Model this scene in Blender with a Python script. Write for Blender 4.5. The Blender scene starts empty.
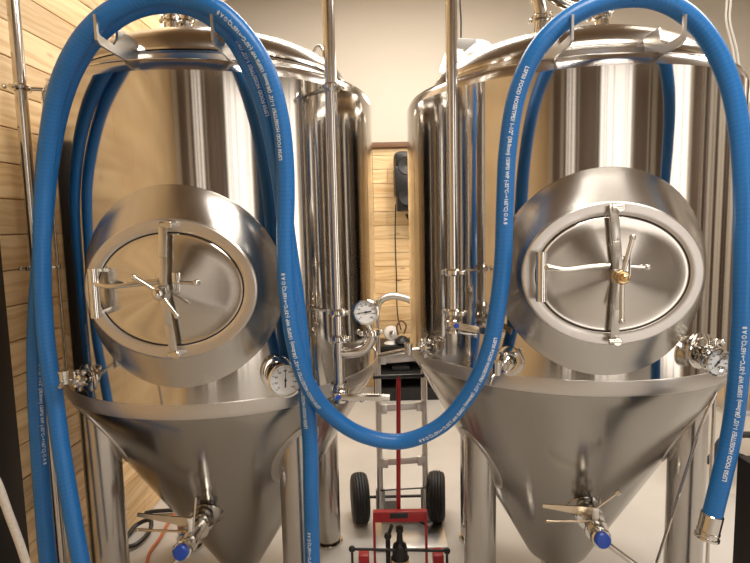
import bpy, bmesh, math, random
from mathutils import Vector, Matrix
random.seed(7)
PI = math.pi
V = Vector
scene = bpy.context.scene
COL = scene.collection
EYE = 1.65
F = 540.0
pitch = math.atan(56.5/F); roll = math.radians(1.3)
fw = V((0, math.cos(pitch), -math.sin(pitch)))
r0 = V((1, 0, 0)); u0 = V((0, math.sin(pitch), math.cos(pitch)))
cr = r0*math.cos(roll)-u0*math.sin(roll)
cu = u0*math.cos(roll)+r0*math.sin(roll)
CAM = V((0, 0, EYE))
def ray(px, py): return fw*F+cr*(px-375)+cu*(281.5-py)
def P(px, py, y):
    """world point seen at a photo pixel, at distance y along the room"""
    d = ray(px, py); return CAM+d*(y/d.y)
def onfloor(px, py, z=0.0):
    d = ray(px, py); return CAM+d*((z-EYE)/d.z)

# ------------------------------------------------------------------ materials
def mat(name): 
    m = bpy.data.materials.new(name); m.use_nodes = True
    return m, m.node_tree.nodes, m.node_tree.links, m.node_tree.nodes['Principled BSDF']
def plain(name, col, rough=.5, metal=0, spec=.5, noise=0, nscale=20, coat=0):
    m, n, l, b = mat(name)
    b.inputs['Base Color'].default_value = (*col, 1); b.inputs['Roughness'].default_value = rough
    b.inputs['Metallic'].default_value = metal; b.inputs['Specular IOR Level'].default_value = spec
    b.inputs['Coat Weight'].default_value = coat
    tc = n.new('ShaderNodeTexCoord'); nz = n.new('ShaderNodeTexNoise'); nz.inputs['Scale'].default_value = nscale
    nz.inputs['Detail'].default_value = 4
    l.new(tc.outputs['Object'], nz.inputs['Vector'])
    mx = n.new('ShaderNodeMix'); mx.data_type = 'RGBA'
    k = noise if noise else .06
    mx.inputs[6].default_value = (*[c*(1-k) for c in col], 1); mx.inputs[7].default_value = (*[min(1, c*(1+k)) for c in col], 1)
    l.new(nz.outputs['Fac'], mx.inputs[0]); l.new(mx.outputs[2], b.inputs['Base Color'])
    return m
def steel(name, col=(.60, .57, .53), rough=.16, aniso=.0, axis='Z', bump=0.0, grain=0.0, gscale=(1, 1, 250), rot=0.0):
    m, n, l, b = mat(name)
    b.inputs['Base Color'].default_value = (*col, 1); b.inputs['Metallic'].default_value = 1
    b.inputs['Roughness'].default_value = rough
    tc = n.new('ShaderNodeTexCoord')
    if aniso:
        b.inputs['Anisotropic'].default_value = aniso
        b.inputs['Anisotropic Rotation'].default_value = rot
        t = n.new('ShaderNodeTangent'); t.direction_type = 'RADIAL'; t.axis = axis
        l.new(t.outputs[0], b.inputs['Tangent'])
    mp = n.new('ShaderNodeMapping'); mp.inputs['Scale'].default_value = gscale
    nz = n.new('ShaderNodeTexNoise'); nz.inputs['Scale'].default_value = 1; nz.inputs['Detail'].default_value = 3
    l.new(tc.outputs['Object'], mp.inputs[0]); l.new(mp.outputs[0], nz.inputs['Vector'])
    mr = n.new('ShaderNodeMapRange'); mr.inputs['To Min'].default_value = rough*(1-grain); mr.inputs['To Max'].default_value = rough*(1+grain)
    l.new(nz.outputs['Fac'], mr.inputs['Value']); l.new(mr.outputs[0], b.inputs['Roughness'])
    if bump:
        n2 = n.new('ShaderNodeTexNoise'); n2.inputs['Scale'].default_value = 2.2; n2.inputs['Detail'].default_value = 1
        l.new(tc.outputs['Object'], n2.inputs['Vector'])
        bp = n.new('ShaderNodeBump'); bp.inputs['Strength'].default_value = bump; bp.inputs['Distance'].default_value = .02
        l.new(n2.outputs['Fac'], bp.inputs['Height']); l.new(bp.outputs[0], b.inputs['Normal'])
    return m
def wood(name, c1, c2, axis='X', pitch_=.137, rough=.45):
    m, n, l, b = mat(name)
    tc = n.new('ShaderNodeTexCoord'); sep = n.new('ShaderNodeSeparateXYZ'); l.new(tc.outputs['Object'], sep.inputs[0])
    dv = n.new('ShaderNodeMath'); dv.operation = 'DIVIDE'; dv.inputs[1].default_value = pitch_; l.new(sep.outputs['Z'], dv.inputs[0])
    fl = n.new('ShaderNodeMath'); fl.operation = 'FLOOR'; l.new(dv.outputs[0], fl.inputs[0])
    ad = n.new('ShaderNodeMath'); ad.operation = 'MULTIPLY'; ad.inputs[1].default_value = 7.31; l.new(fl.outputs[0], ad.inputs[0])
    a2 = n.new('ShaderNodeMath'); l.new(sep.outputs['X' if axis == 'X' else 'Y'], a2.inputs[0]); l.new(ad.outputs[0], a2.inputs[1])
    cb = n.new('ShaderNodeCombineXYZ'); l.new(a2.outputs[0], cb.inputs[0]); l.new(sep.outputs['Z'], cb.inputs[2])
    l.new(ad.outputs[0], cb.inputs[1])
    # grain lines bent round knots
    nd = n.new('ShaderNodeTexNoise'); nd.inputs['Scale'].default_value = 3.2; nd.inputs['Detail'].default_value = 2
    l.new(cb.outputs[0], nd.inputs['Vector'])
    vm = n.new('ShaderNodeVectorMath'); vm.operation = 'MULTIPLY_ADD'; l.new(nd.outputs['Color'], vm.inputs[0]); vm.inputs[1].default_value = (.05, 0, .07)
    l.new(cb.outputs[0], vm.inputs[2])
    mp = n.new('ShaderNodeMapping'); mp.inputs['Scale'].default_value = (1.6, 1, 46); l.new(vm.outputs[0], mp.inputs[0])
    g = n.new('ShaderNodeTexNoise'); g.inputs['Scale'].default_value = 1; g.inputs['Detail'].default_value = 4; l.new(mp.outputs[0], g.inputs['Vector'])
    rp = n.new('ShaderNodeValToRGB'); rp.color_ramp.elements[0].position = .33; rp.color_ramp.elements[0].color = (*c2, 1)
    rp.color_ramp.elements[1].position = .62; rp.color_ramp.elements[1].color = (*c1, 1)
    l.new(g.outputs['Fac'], rp.inputs[0])
    mk = n.new('ShaderNodeMapping'); mk.inputs['Scale'].default_value = (2.6, 1, 7.3); l.new(cb.outputs[0], mk.inputs[0])
    vo = n.new('ShaderNodeTexVoronoi'); vo.inputs['Scale'].default_value = 1; l.new(mk.outputs[0], vo.inputs['Vector'])
    kr = n.new('ShaderNodeValToRGB'); kr.color_ramp.elements[0].position = .045; kr.color_ramp.elements[0].color = (1, 1, 1, 1)
    kr.color_ramp.elements[1].position = .13; kr.color_ramp.elements[1].color = (0, 0, 0, 1)
    l.new(vo.outputs['Distance'], kr.inputs[0])
    mx = n.new('ShaderNodeMix'); mx.data_type = 'RGBA'; mx.inputs[7].default_value = (c2[0]*.35, c2[1]*.25, c2[2]*.2, 1)
    l.new(kr.outputs[0], mx.inputs[0]); l.new(rp.outputs[0], mx.inputs[6])
    wn = n.new('ShaderNodeTexWhiteNoise'); wn.noise_dimensions = '1D'; l.new(fl.outputs[0], wn.inputs['W'])
    mr = n.new('ShaderNodeMapRange'); mr.inputs['To Min'].default_value = .82; mr.inputs['To Max'].default_value = 1.12; l.new(wn.outputs['Value'], mr.inputs[0])
    hs = n.new('ShaderNodeHueSaturation'); l.new(mr.outputs[0], hs.inputs['Value']); l.new(mx.outputs[2], hs.inputs['Color'])
    l.new(hs.outputs[0], b.inputs['Base Color']); b.inputs['Roughness'].default_value = rough
    return m
def emit(name, col, s):
    m, n, l, b = mat(name)
    b.inputs['Base Color'].default_value = (*col, 1)
    b.inputs['Emission Color'].default_value = (*col, 1); b.inputs['Emission Strength'].default_value = s
    return m
def hosemat():
    m, n, l, b = mat('blue_rubber')
    uv = n.new('ShaderNodeUVMap'); sp = n.new('ShaderNodeSeparateXYZ'); l.new(uv.outputs[0], sp.inputs[0])
    # fine wrapped cloth lines round the hose
    a = n.new('ShaderNodeMath'); a.operation = 'MULTIPLY_ADD'; a.inputs[1].default_value = 74; l.new(sp.outputs[0], a.inputs[0]); l.new(sp.outputs[1], a.inputs[2])
    fr = n.new('ShaderNodeMath'); fr.operation = 'FRACT'; l.new(a.outputs[0], fr.inputs[0])
    rp = n.new('ShaderNodeValToRGB'); rp.color_ramp.elements[0].position = 0; rp.color_ramp.elements[0].color = (1, 1, 1, 1)
    rp.color_ramp.elements[1].position = .16; rp.color_ramp.elements[1].color = (0, 0, 0, 1)
    l.new(fr.outputs[0], rp.inputs[0])
    nz = n.new('ShaderNodeTexNoise'); nz.inputs['Scale'].default_value = 9; tc = n.new('ShaderNodeTexCoord'); l.new(tc.outputs['Object'], nz.inputs['Vector'])
    mu = n.new('ShaderNodeMath'); mu.operation = 'MULTIPLY'; l.new(rp.outputs[0], mu.inputs[0]); l.new(nz.outputs['Fac'], mu.inputs[1])
    mx = n.new('ShaderNodeMix'); mx.data_type = 'RGBA'; mx.inputs[6].default_value = (.010, .15, .46, 1); mx.inputs[7].default_value = (.004, .05, .18, 1)
    l.new(mu.outputs[0], mx.inputs[0]); l.new(mx.outputs[2], b.inputs['Base Color'])
    b.inputs['Roughness'].default_value = .36
    bp = n.new('ShaderNodeBump'); bp.inputs['Strength'].default_value = .25; bp.inputs['Distance'].default_value = .001; bp.invert = True
    l.new(rp.outputs[0], bp.inputs['Height']); l.new(bp.outputs[0], b.inputs['Normal'])
    return m

M = {}
ROT = 0.25
LROT = 0.25
M['shell'] = steel('rolled_steel', (.60, .572, .535), .10, .8, 'Z', bump=.03, grain=.1, rot=ROT)
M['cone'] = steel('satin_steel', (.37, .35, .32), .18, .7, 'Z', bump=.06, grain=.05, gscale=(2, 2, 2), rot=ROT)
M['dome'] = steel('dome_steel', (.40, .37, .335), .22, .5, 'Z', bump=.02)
M['band'] = steel('brushed_band', (.62, .59, .56), .33, .6, 'Z', grain=.1, gscale=(4, 4, 60))
M['knuckle'] = steel('knuckle_steel', (.54, .51, .48), .24, .6, 'Z', rot=ROT)
M['hook'] = steel('hook_plate', (.62, .60, .57), .3)
M['saddle'] = steel('manway_satin', (.52, .50, .47), .26, .6, 'Y', grain=.1, gscale=(8, 8, 8), rot=LROT)
M['lid'] = steel('spun_lid', (.60, .57, .53), .15, .85, 'Y', grain=.2, gscale=(3, 3, 3), rot=LROT)
M['polish'] = steel('polished_fitting', (.68, .66, .62), .12)
M['pipe'] = steel('pipe_steel', (.62, .59, .55), .16)
M['leg'] = steel('leg_steel', (.52, .49, .46), .2, .6, 'Z')
M['alu'] = steel('aluminium', (.70, .69, .68), .36, grain=.2, gscale=(30, 30, 30))
M['black'] = plain('black_plastic', (.012, .012, .013), .4)
M['rubber'] = plain('black_rubber', (.022, .021, .021), .65, noise=.2)
M['gap'] = plain('gasket', (.02, .018, .016), .7)
M['post'] = plain('dark_painted_post', (.012, .009, .008), .6)
M['cream'] = plain('cream_paint', (.62, .57, .495), .8, noise=.03, nscale=1.3)
M['ceil'] = plain('ceiling_boards', (.30, .215, .135), .85, noise=.02, nscale=1)
M['concrete'] = plain('sealed_concrete', (.56, .54, .51), .42, noise=.16, nscale=2.4)
M['pine'] = wood('pine_boards', (.90, .68, .40), (.68, .44, .20), 'Y')
M['pineback'] = wood('pine_boards_back', (.88, .66, .38), (.68, .43, .19), 'X', .137)
M['trim'] = plain('brown_trim', (.16, .075, .035), .55, noise=.3)
M['blue'] = plain('blue_cap', (.01, .06, .40), .35)
M['red'] = plain('red_paint', (.42, .012, .018), .35, noise=.1)
M['white'] = plain('white_plastic', (.75, .74, .71), .4)
M['ink'] = plain('white_print', (.72, .80, .86), .6)
M['dialink'] = plain('dial_print', (.02, .02, .02), .6)
M['dial'] = plain('dial_white', (.80, .82, .84), .35)
M['rope'] = plain('braided_white', (.55, .50, .44), .8, noise=.25, nscale=120)
M['orange'] = plain('orange_cable', (.55, .14, .04), .5)
M['grey'] = plain('grey_housing', (.33, .32, .31), .5)
M['tan'] = steel('warm_handle_steel', (.62, .52, .38), .25)
M['brass'] = steel('brass', (.70, .50, .26), .22)
M['lamp'] = emit('lamp_diffuser', (1, .90, .74), 6)
M['panel'] = emit('added_panel_glow', (1, .88, .72), 9)  # glow of the added ceiling panels
M['paneglow'] = emit('pane_glow', (1, .96, .91), .75)  # glow of invented panes that give the steel its white stripes
M['hose'] = hosemat()
M['darkpanel'] = plain('dark_panel', (.05, .03, .02), .5)  # invented panels out of view, dark bands for the steel to mirror
M['brownpanel'] = plain('brown_panel', (.17, .125, .095), .5, noise=.1)  # invented panels and strips out of view, brown bands in the steel
M['lightgrey'] = plain('pale_card', (.55, .52, .48), .7)

# ------------------------------------------------------------------ mesh tools
class MB:
    def __init__(s): s.v = []; s.f = []; s.uv = {}
    def add(s, vs, fs):
        b = len(s.v); s.v += [V(p) for p in vs]; s.f += [[b+i for i in f] for f in fs]; return s
    def box(s, c, size, rot=None, bev=0.0):
        bm = bmesh.new(); bmesh.ops.create_cube(bm, size=1)
        bmesh.ops.scale(bm, vec=size, verts=bm.verts)
        if bev: bmesh.ops.bevel(bm, geom=bm.edges[:], offset=bev, segments=2, affect='EDGES', profile=.5)
        if rot is not None: bmesh.ops.transform(bm, matrix=rot.to_4x4(), verts=bm.verts)
        bm.verts.index_update()
        s.add([v.co+V(c) for v in bm.verts], [[v.index for v in f.verts] for f in bm.faces]); bm.free(); return s
    def beam(s, a, b, w, t, up=V((0, 0, 1)), bev=.001):
        a = V(a); b = V(b); d = b-a; L = d.length; z = d.normalized(); x = V(up).cross(z)
        if x.length < 1e-4: x = V((1, 0, 0))
        x.normalize(); y = z.cross(x)
        return s.box((a+b)/2, (w, t, L), Matrix((x, y, z)).transposed(), bev)
    def lathe(s, prof, o=(0, 0, 0), ax=(0, 0, 1), n=32, cap=True):
        o = V(o); z = V(ax).normalized(); x = z.orthogonal().normalized(); y = z.cross(x)
        vs = []; fs = []
        for r, h in prof:
            for k in range(n):
                a = 2*PI*k/n; vs.append(o+z*h+(x*math.cos(a)+y*math.sin(a))*max(r, 1e-5))
        m = len(prof)
        for i in range(m-1):
            for k in range(n): k2 = (k+1) % n; fs.append([i*n+k, i*n+k2, (i+1)*n+k2, (i+1)*n+k])
        if cap: fs.append([k for k in range(n)][::-1]); fs.append([(m-1)*n+k for k in range(n)])
        return s.add(vs, fs)
    def cyl(s, a, b, r, r2=None, n=24, ch=.12):
        a = V(a); b = V(b); d = b-a; L = d.length; r2 = r if r2 is None else r2; c = min(r, r2)*ch
        c = min(c, L*.3)
        return s.lathe([(r-c, 0), (r, c), (r2, L-c), (r2-c, L)], a, d, n)
    def ball(s, c, r, n=16):
        return s.lathe([(r*math.sin(PI*i/10), -r*math.cos(PI*i/10)) for i in range(11)], c, (0, 0, 1), n)
    def tube(s, pts, r, n=12, cap=True):
        pts = [V(p) for p in pts]; rr = r if isinstance(r, list) else [r]*len(pts)
        fr = frames(pts); vs = []; fs = []
        for p, (t, x, y), q in zip(pts, fr, rr):
            for k in range(n):
                a = 2*PI*k/n; vs.append(p+(x*math.cos(a)+y*math.sin(a))*q)
        for i in range(len(pts)-1):
            for k in range(n): k2 = (k+1) % n; fs.append([i*n+k, i*n+k2, (i+1)*n+k2, (i+1)*n+k])
        if cap: fs.append(list(range(n))[::-1]); fs.append([(len(pts)-1)*n+k for k in range(n)])
        return s.add(vs, fs)
    def build(s, name, m, parent=None, smooth=True, sharp=35):
        me = bpy.data.meshes.new(name); off = wloc(parent)
        me.from_pydata([v-off for v in s.v], [], s.f); me.update()
        bm = bmesh.new(); bm.from_mesh(me); bmesh.ops.recalc_face_normals(bm, faces=bm.faces[:])
        if smooth:
            for f in bm.faces: f.smooth = True
            for e in bm.edges:
                if len(e.link_faces) == 2 and e.calc_face_angle(0) > math.radians(sharp): e.smooth = False
        bm.to_mesh(me); bm.free()
        me.materials.append(M[m] if isinstance(m, str) else m)
        o = bpy.data.objects.new(name, me); COL.objects.link(o)
        if parent: o.parent = parent
        return o
def wloc(p):
    o = V((0, 0, 0))
    while p: o += p.location; p = p.parent
    return o
def frames(pts):
    n = len(pts); out = []; x = None
    for i in range(n):
        t = (pts[min(i+1, n-1)]-pts[max(i-1, 0)]).normalized()
        if x is None: x = t.orthogonal().normalized()
        x = (x-t*x.dot(t)).normalized(); out.append((t, x, t.cross(x)))
    return out
def spline(ctrl, step=.01, closed=False):
    c = [V(p) for p in ctrl]; c = [c[0]*2-c[1]]+c+[c[-1]*2-c[-2]]; out = []
    for i in range(1, len(c)-2):
        p0, p1, p2, p3 = c[i-1:i+3]
        # centripetal
        t0 = 0; t1 = t0+max((p1-p0).length, 1e-6)**.5; t2 = t1+max((p2-p1).length, 1e-6)**.5; t3 = t2+max((p3-p2).length, 1e-6)**.5
        k = max(2, int((p2-p1).length/step))
        for j in range(k):
            t = t1+(t2-t1)*j/k
            A1 = p0*((t1-t)/(t1-t0))+p1*((t-t0)/(t1-t0)); A2 = p1*((t2-t)/(t2-t1))+p2*((t-t1)/(t2-t1)); A3 = p2*((t3-t)/(t3-t2))+p3*((t-t2)/(t3-t2))
            B1 = A1*((t2-t)/(t2-t0))+A2*((t-t0)/(t2-t0)); B2 = A2*((t3-t)/(t3-t1))+A3*((t-t1)/(t3-t1))
            out.append(B1*((t2-t)/(t2-t1))+B2*((t-t1)/(t2-t1)))
    out.append(c[-2]); return out
def tag(o, label=None, cat=None, group=None, kind=None):
    if label: o['label'] = label
    if cat: o['category'] = cat
    if group: o['group'] = group
    if kind: o['kind'] = kind
    return o
def thing(name, label, cat, loc, group=None):
    o = bpy.data.objects.new(name, None); COL.objects.link(o); o.location = loc; o.empty_display_size = .05
    return tag(o, label, cat, group)
def struct(o): o['kind'] = 'structure'; return o

# ------------------------------------------------------------------ room
LW0 = V((-1.62, -2.6, 0)); LW1 = V((-1.33, 3.6, 0))     # the boarded left wall, slightly off square
CZ = 3.9; BY = 5.4; RX = 4.3; FY = -2.6
struct(MB().box(((LW0.x+RX)/2-.5, (FY+BY)/2, -.05), (RX-LW0.x+2.4, BY-FY+.6, .1)).build('floor', 'concrete', smooth=False))
struct(MB().box(((LW0.x+RX)/2-.5, (FY+BY)/2, CZ+.05), (RX-LW0.x+2.4, BY-FY+.6, .1)).build('ceiling', 'ceil', smooth=False))
def boards(a, b, z0, z1, nrm, t=.02, pit=.137, seed=1):
    mb = MB(); d = (b-a); L = d.length; d = d.normalized(); rnd = random.Random(seed); k = math.floor(z0/pit)
    rot = Matrix((d, nrm, V((0, 0, 1)))).transposed()
    while k*pit < z1-1e-4:
        lo = max(k*pit, z0)+.002; hi = min((k+1)*pit, z1)-.002
        x = -rnd.random()*1.5
        while x < L:
            ln = rnd.uniform(1.6, 3.2); p = max(x, 0)+.0008; q = min(x+ln, L)-.0008
            if q > p+.01: mb.box(a+d*((p+q)/2)+V((0, 0, (lo+hi)/2))+nrm*(-t/2), (q-p, t, hi-lo), rot, .0035)
            x += ln
        k += 1
    mb.box(a+d*(L/2)+V((0, 0, (z0+z1)/2))-nrm*(t+.03), (L, .06, z1-z0), rot)
    return mb
ld = (LW1-LW0).normalized(); ln_ = V((ld.y, -ld.x, 0))
struct(boards(LW0, LW1, 0, CZ, ln_).build('wall_left', 'pine', sharp=20))
struct(MB().box((-2.0, 3.66, CZ/2), (1.3, .1, CZ)).box((-2.6, 4.6, CZ/2), (.1, 1.9, CZ)).build('wall_left_recess', 'cream', smooth=False))
# back wall: boards to 2.3 m, cream paint above
CAPZ = P(390, 148, BY).z
struct(boards(V((-2.6, BY, 0)), V((RX, BY, 0)), 0, CAPZ, V((0, -1, 0)), seed=3).build('wall_back', 'pineback', sharp=20))
struct(MB().box(((RX-2.6)/2, BY+.04, (CAPZ+CZ)/2), (RX+2.8, .08, CZ-CAPZ)).build('wall_back_upper', 'cream', smooth=False))
struct(MB().box(((RX-2.6)/2, BY-.03, CAPZ+.025), (RX+2.6, .05, .05), bev=.004).build('trim_1', 'trim'))
struct(MB().box((RX+.05, (FY+BY)/2, CZ/2), (.1, BY-FY, CZ)).build('wall_right', 'cream', smooth=False))
struct(MB().box(((RX+LW0.x)/2, FY-.04, CZ/2), (RX-LW0.x, .08, CZ)).build('wall_front', 'cream', smooth=False))
# invented dark and glowing panels out of view, mirrored by the steel as upright bands
def fpan(n, x0, x1, m, h=3.3, t=.05):
    return struct(MB().box(((x0+x1)/2, FY+.035, h/2+.02), (x1-x0, t, h), bev=.004).build(n, m))
for a in [('added_panel_1', .02, .82, 'brownpanel'), ('added_pane_1', 1.0, 2.55, 'paneglow'), ('added_strip_2', .86, .96, 'darkpanel'), ('added_panel_2', 2.75, 3.6, 'brownpanel'), ('added_strip_3', 3.75, 3.85, 'darkpanel'),
          ('added_pane_2', -.62, -.22, 'paneglow'), ('added_strip_4', -.75, -.66, 'darkpanel'), ('added_panel_3', -1.35, -.95, 'brownpanel'), ('added_strip_5', -.15, -.08, 'darkpanel')]: fpan(*a)
def rpan(n, y0, y1, m, h=3.3):  # same kind of invented reflection panels, along the right wall
    return struct(MB().box((RX-.03, (y0+y1)/2, h/2+.02), (.05, y1-y0, h), bev=.004).build(n, m))
for a in [('added_pane_3', -1.5, -.1, 'paneglow'), ('added_panel_4', -2.5, -1.75, 'brownpanel'), ('added_panel_5', .1, .55, 'brownpanel'), ('added_strip_8', .78, .92, 'darkpanel'), ('added_strip_12', 1.05, 1.2, 'lightgrey'), ('added_strip_9', 1.42, 1.6, 'darkpanel'),
          ('added_panel_6', 2.0, 2.4, 'darkpanel'), ('added_strip_11', 2.6, 2.8, 'lightgrey'), ('added_panel_7', 2.95, 3.5, 'brownpanel'), ('added_pane_4', 3.8, 4.0, 'paneglow'), ('added_strip_10', 4.4, 4.8, 'darkpanel')]: rpan(*a)

# narrow strips added on these unseen walls for finer stripes in the steel
bt = MB(); rb_ = random.Random(11)
for x0_ in (-1.1, -.52, -.36, .12, .2, .46, .7, 1.18, 1.3, 1.62, 2.2, 2.34, 2.95, 3.3):
    bt.box((x0_, FY+.075, 1.66), (rb_.uniform(.02, .055), .03, 3.28), bev=.003)
struct(bt.build('added_strip_13', 'brownpanel'))
bt = MB()
for y0_ in (-1.3, -1.02, -.5, .3, .66, 1.0, 1.28, 1.8, 2.2, 2.5, 2.9, 3.2, 3.65, 4.3):
    bt.box((RX-.07, y0_, 1.66), (.03, rb_.uniform(.02, .06), 3.28), bev=.003)
struct(bt.build('added_strip_14', 'brownpanel'))

# glowing ceiling panels, out of view, added to light the room
def panel(x, y, w, h, lab):
    t = thing('added_light_panel', lab, 'added light panel', (x, y, CZ), 'added ceiling glow panels')
    MB().box((x, y, CZ-.02), (w+.04, h+.04, .04), bev=.004).build('frame', 'white', t)
    MB().box((x, y, CZ-.045), (w, h, .012)).build('diffuser', 'panel', t, smooth=False)
panel(1.0, .55, 1.3, .5, 'unseen added ceiling glow panel over the aisle in front of the tanks')
panel(2.6, 3.6, 1.2, .5, 'unseen added ceiling glow panel over the right side of the room')
panel(.1, 3.7, 1.2, .4, 'unseen added ceiling glow panel near the back wall')

# ------------------------------------------------------------------ tanks
R = .637
class Tank: pass
def surf(T, px, py, off=0.0):
    """point on the tank's round wall (or its cone) under a photo pixel; returns point, outward normal"""
    d = ray(px, py).normalized(); c = V((T.x, T.y)); rad = R+off
    a = d.x**2+d.y**2; b = -2*(d.x*c.x+d.y*c.y); k = c.length_squared-rad*rad
    s = (-b-math.sqrt(max(b*b-4*a*k, 0)))/(2*a); p = CAM+d*s
    if p.z >= T.zb: 
        nn = V((p.x-c.x, p.y-c.y, 0)).normalized(); return p, nn
    s = max(s, .5); tot = 0
    for i in range(4000):
        p = CAM+d*s; rr = math.hypot(p.x-c.x, p.y-c.y); h = p.z
        rc = R-(T.zb-h)*math.tan(T.ang)+off
        if rr <= rc: break
        s += .0008
    e = V((p.x-c.x, p.y-c.y, 0)).normalized(); return p, (e*math.cos(T.ang)-V((0, 0, 1))*math.sin(T.ang)).normalized()
def ell(c, ex, ey, en, a, b, d, n=96, fun=None):
    out = []
    for k in range(n):
        t = 2*PI*k/n; p = c+ex*(a*math.cos(t))+ey*(b*math.sin(t))+en*d
        if fun: p = fun(p)
        out.append(p)
    return out
def loft(mb, rings):
    n = len(rings[0]); vs = [p for r in rings for p in r]
    mb.add(vs, [[i*n+k, i*n+(k+1) % n, (i+1)*n+(k+1) % n, (i+1)*n+k] for i in range(len(rings)-1) for k in range(n)])
    return mb
def make_tank(x, y, zt, zb, label, mpx, hooks, hand, legs, up_=0.0, ang=31.5, rb=.085):
    T = Tank(); T.x, T.y, T.zt, T.zb = x, y, zt, zb; T.ang = math.radians(ang)
    t = thing('conical_fermenter', label, 'fermentation tank', (x, y, 0), 'steel conical fermenters'); T.root = t
    o = V((x, y, 0))
    # jacket
    prof = [(R, zb), (R, zb+.02)]+[(R, zb+.02+(zt-zb-.06)*i/8) for i in range(1, 8)]+[(R, zt-.05)]
    MB().lathe(prof, o, n=160, cap=False).build('jacket', 'shell', t)
    MB().lathe([(R, zt-.05), (R-.003, zt-.034), (R-.009, zt-.022), (R-.018, zt-.013)], o, n=160, cap=False).build('rolled_edge', 'knuckle', t)
    MB().lathe([(R-.018, zt-.013), (R-.05, zt-.002), (R-.085, zt+.006), (R-.10, zt+.012), (R-.103, zt+.03)], o, n=160, cap=False).build('top_ledge', 'dome', t)
    ring_ = [V((x+(R-.017)*math.cos(2*PI*k/160), y+(R-.017)*math.sin(2*PI*k/160), zt-.0125)) for k in range(161)]
    MB().tube(ring_, .0022, 8).build('seam_weld', 'polish', t)
    MB().lathe([(R, zb+.046), (R+.0025, zb+.044), (R+.0025, zb+.004), (R-.002, zb-.006)], o, n=160, cap=False).build('lower_band', 'band', t)
    # domed head
    D = [(r, zt+h+up_) for r, h in [(.53, .01), (.53, .03), (.525, .055), (.505, .085), (.47, .112), (.42, .138), (.36, .160), (.29, .178), (.2, .193), (.1, .203), (0, .207)]]
    pts = spline([V((r, 0, h)) for r, h in D], .012)
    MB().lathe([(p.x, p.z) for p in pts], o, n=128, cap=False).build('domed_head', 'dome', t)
    MB().lathe([(.530, zt+.028+up_), (.5345, zt+.031+up_), (.533, zt+.038+up_), (.526, zt+.041+up_)], o, n=128, cap=False).build('head_weld', 'polish', t)
    # cone
    tn = math.tan(T.ang); hb = zb-(R-rb)/tn
    cp = [(R-.001, zb+.004), (R-.004, zb-.006)]+[(R-(R-rb)*i/14, zb-(zb-hb)*i/14) for i in range(1, 15)]+[(rb-.007, hb-.008), (rb-.02, hb-.013), (.05, hb-.016), (.05, hb-.07)]
    T.hb = hb
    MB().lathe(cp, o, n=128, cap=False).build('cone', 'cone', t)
    f = MB().lathe([(.05, hb-.05), (.066, hb-.052), (.066, hb-.08), (.05, hb-.082)], o, n=48).build('outlet_flange', 'polish', t)
    # legs
    for i, (lx, ly) in enumerate(legs):
        r = math.hypot(lx-x, ly-y); top = zb-(R-r-.065)/tn+.02
        lg = MB().lathe([(.062, .02), (.065, .03), (.065, top)], (lx, ly, 0), n=48, cap=False).build('leg', 'leg', t)
        MB().lathe([(.0, 0), (.075, 0), (.075, .012), (.03, .02), (.03, .03), (0, .03)], (lx, ly, 0), n=32, cap=False).build('foot', 'polish', lg)
        e = V((lx-x, ly-y, 0)).normalized(); nn = (e*math.cos(T.ang)-V((0, 0, 1))*math.sin(T.ang))
        sl = (e*math.sin(T.ang)+V((0, 0, 1))*math.cos(T.ang))
        sd = nn.cross(sl).normalized(); mb = MB()
        rr = r; c0 = V((x, y, zb-(R-rr)/tn))+e*rr
        def onc(p, off=0):
            q = V((p.x-x, p.y-y, 0)); h = p.z; rc = R-(zb-h)*tn+off
            q = q.normalized()*rc; return V((x+q.x, y+q.y, h))
        r1 = [onc(p, .004) for p in ell(c0, sl, sd, nn, .16, .095, 0, 48)]; r2 = [onc(p, .004) for p in ell(c0, sl, sd, nn, .15, .087, 0, 48)]
        r0_ = [onc(p, -.002) for p in ell(c0, sl, sd, nn, .163, .097, 0, 48)]
        r3 = [onc(p, .004) for p in ell(c0, sl, sd, nn, .02, .02, 0, 48)]
        loft(mb, [r0_, r1, r2, r3]).build('leg_pad', 'band', t)
    # manway
    c, nn = surf(T, *mpx); nn = V((nn.x, nn.y, 0)).normalized(); T.mn = nn; T.mc = c
    ex = V((-nn.y, nn.x, 0)); ez = V((0, 0, 1))
    if ex.x < 0: ex = -ex
    def oncyl(p, off=.0):
        q = V((p.x-x, p.y-y)); L = (p-c).dot(ex); dd = math.sqrt(max((R+off)**2-L*L, 0)); cc = c-nn*R
        return cc+ex*L+nn*dd+ez*(p.z-c.z)
    mb = MB(); N = 128
    rings = [ell(c, ex, ez, nn, .330, .322, 0, N, lambda p: oncyl(p, -.002)), ell(c, ex, ez, nn, .327, .320, 0, N, lambda p: oncyl(p, .004)),
             ell(c, ex, ez, nn, .315, .306, 0, N, lambda p: oncyl(p, .008))]
    e0 = ell(c, ex, ez, nn, .315, .306, 0, N, lambda p: oncyl(p, .008)); e1 = ell(c, ex, ez, nn, .262, .216, .038, N)
    for k in range(1, 7):
        s = k/6; s2 = s**1.0; rings.append([a.lerp(b, s2)+nn*(.0*math.sin(PI*s)) for a, b in zip(e0, e1)])
    loft(mb, rings).build('manway_collar', 'saddle', t)
    mb = MB(); rr = [(.263, .217, .036), (.262, .216, .043), (.257, .211, .047), (.240, .192, .047), (.228, .181, .046), (.2235, .1765, .043), (.2235, .1765, .02)]
    loft(mb, [ell(c, ex, ez, nn, a, b, d, N) for a, b, d in rr]).build('manway_rim', 'band', t)
    MB().tube(ell(c, ex, ez, nn, .221, .174, .040, N)+[ell(c, ex, ez, nn, .221, .174, .040, N)[0]], .0032, 8).build('gasket', 'gap', t)
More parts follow.
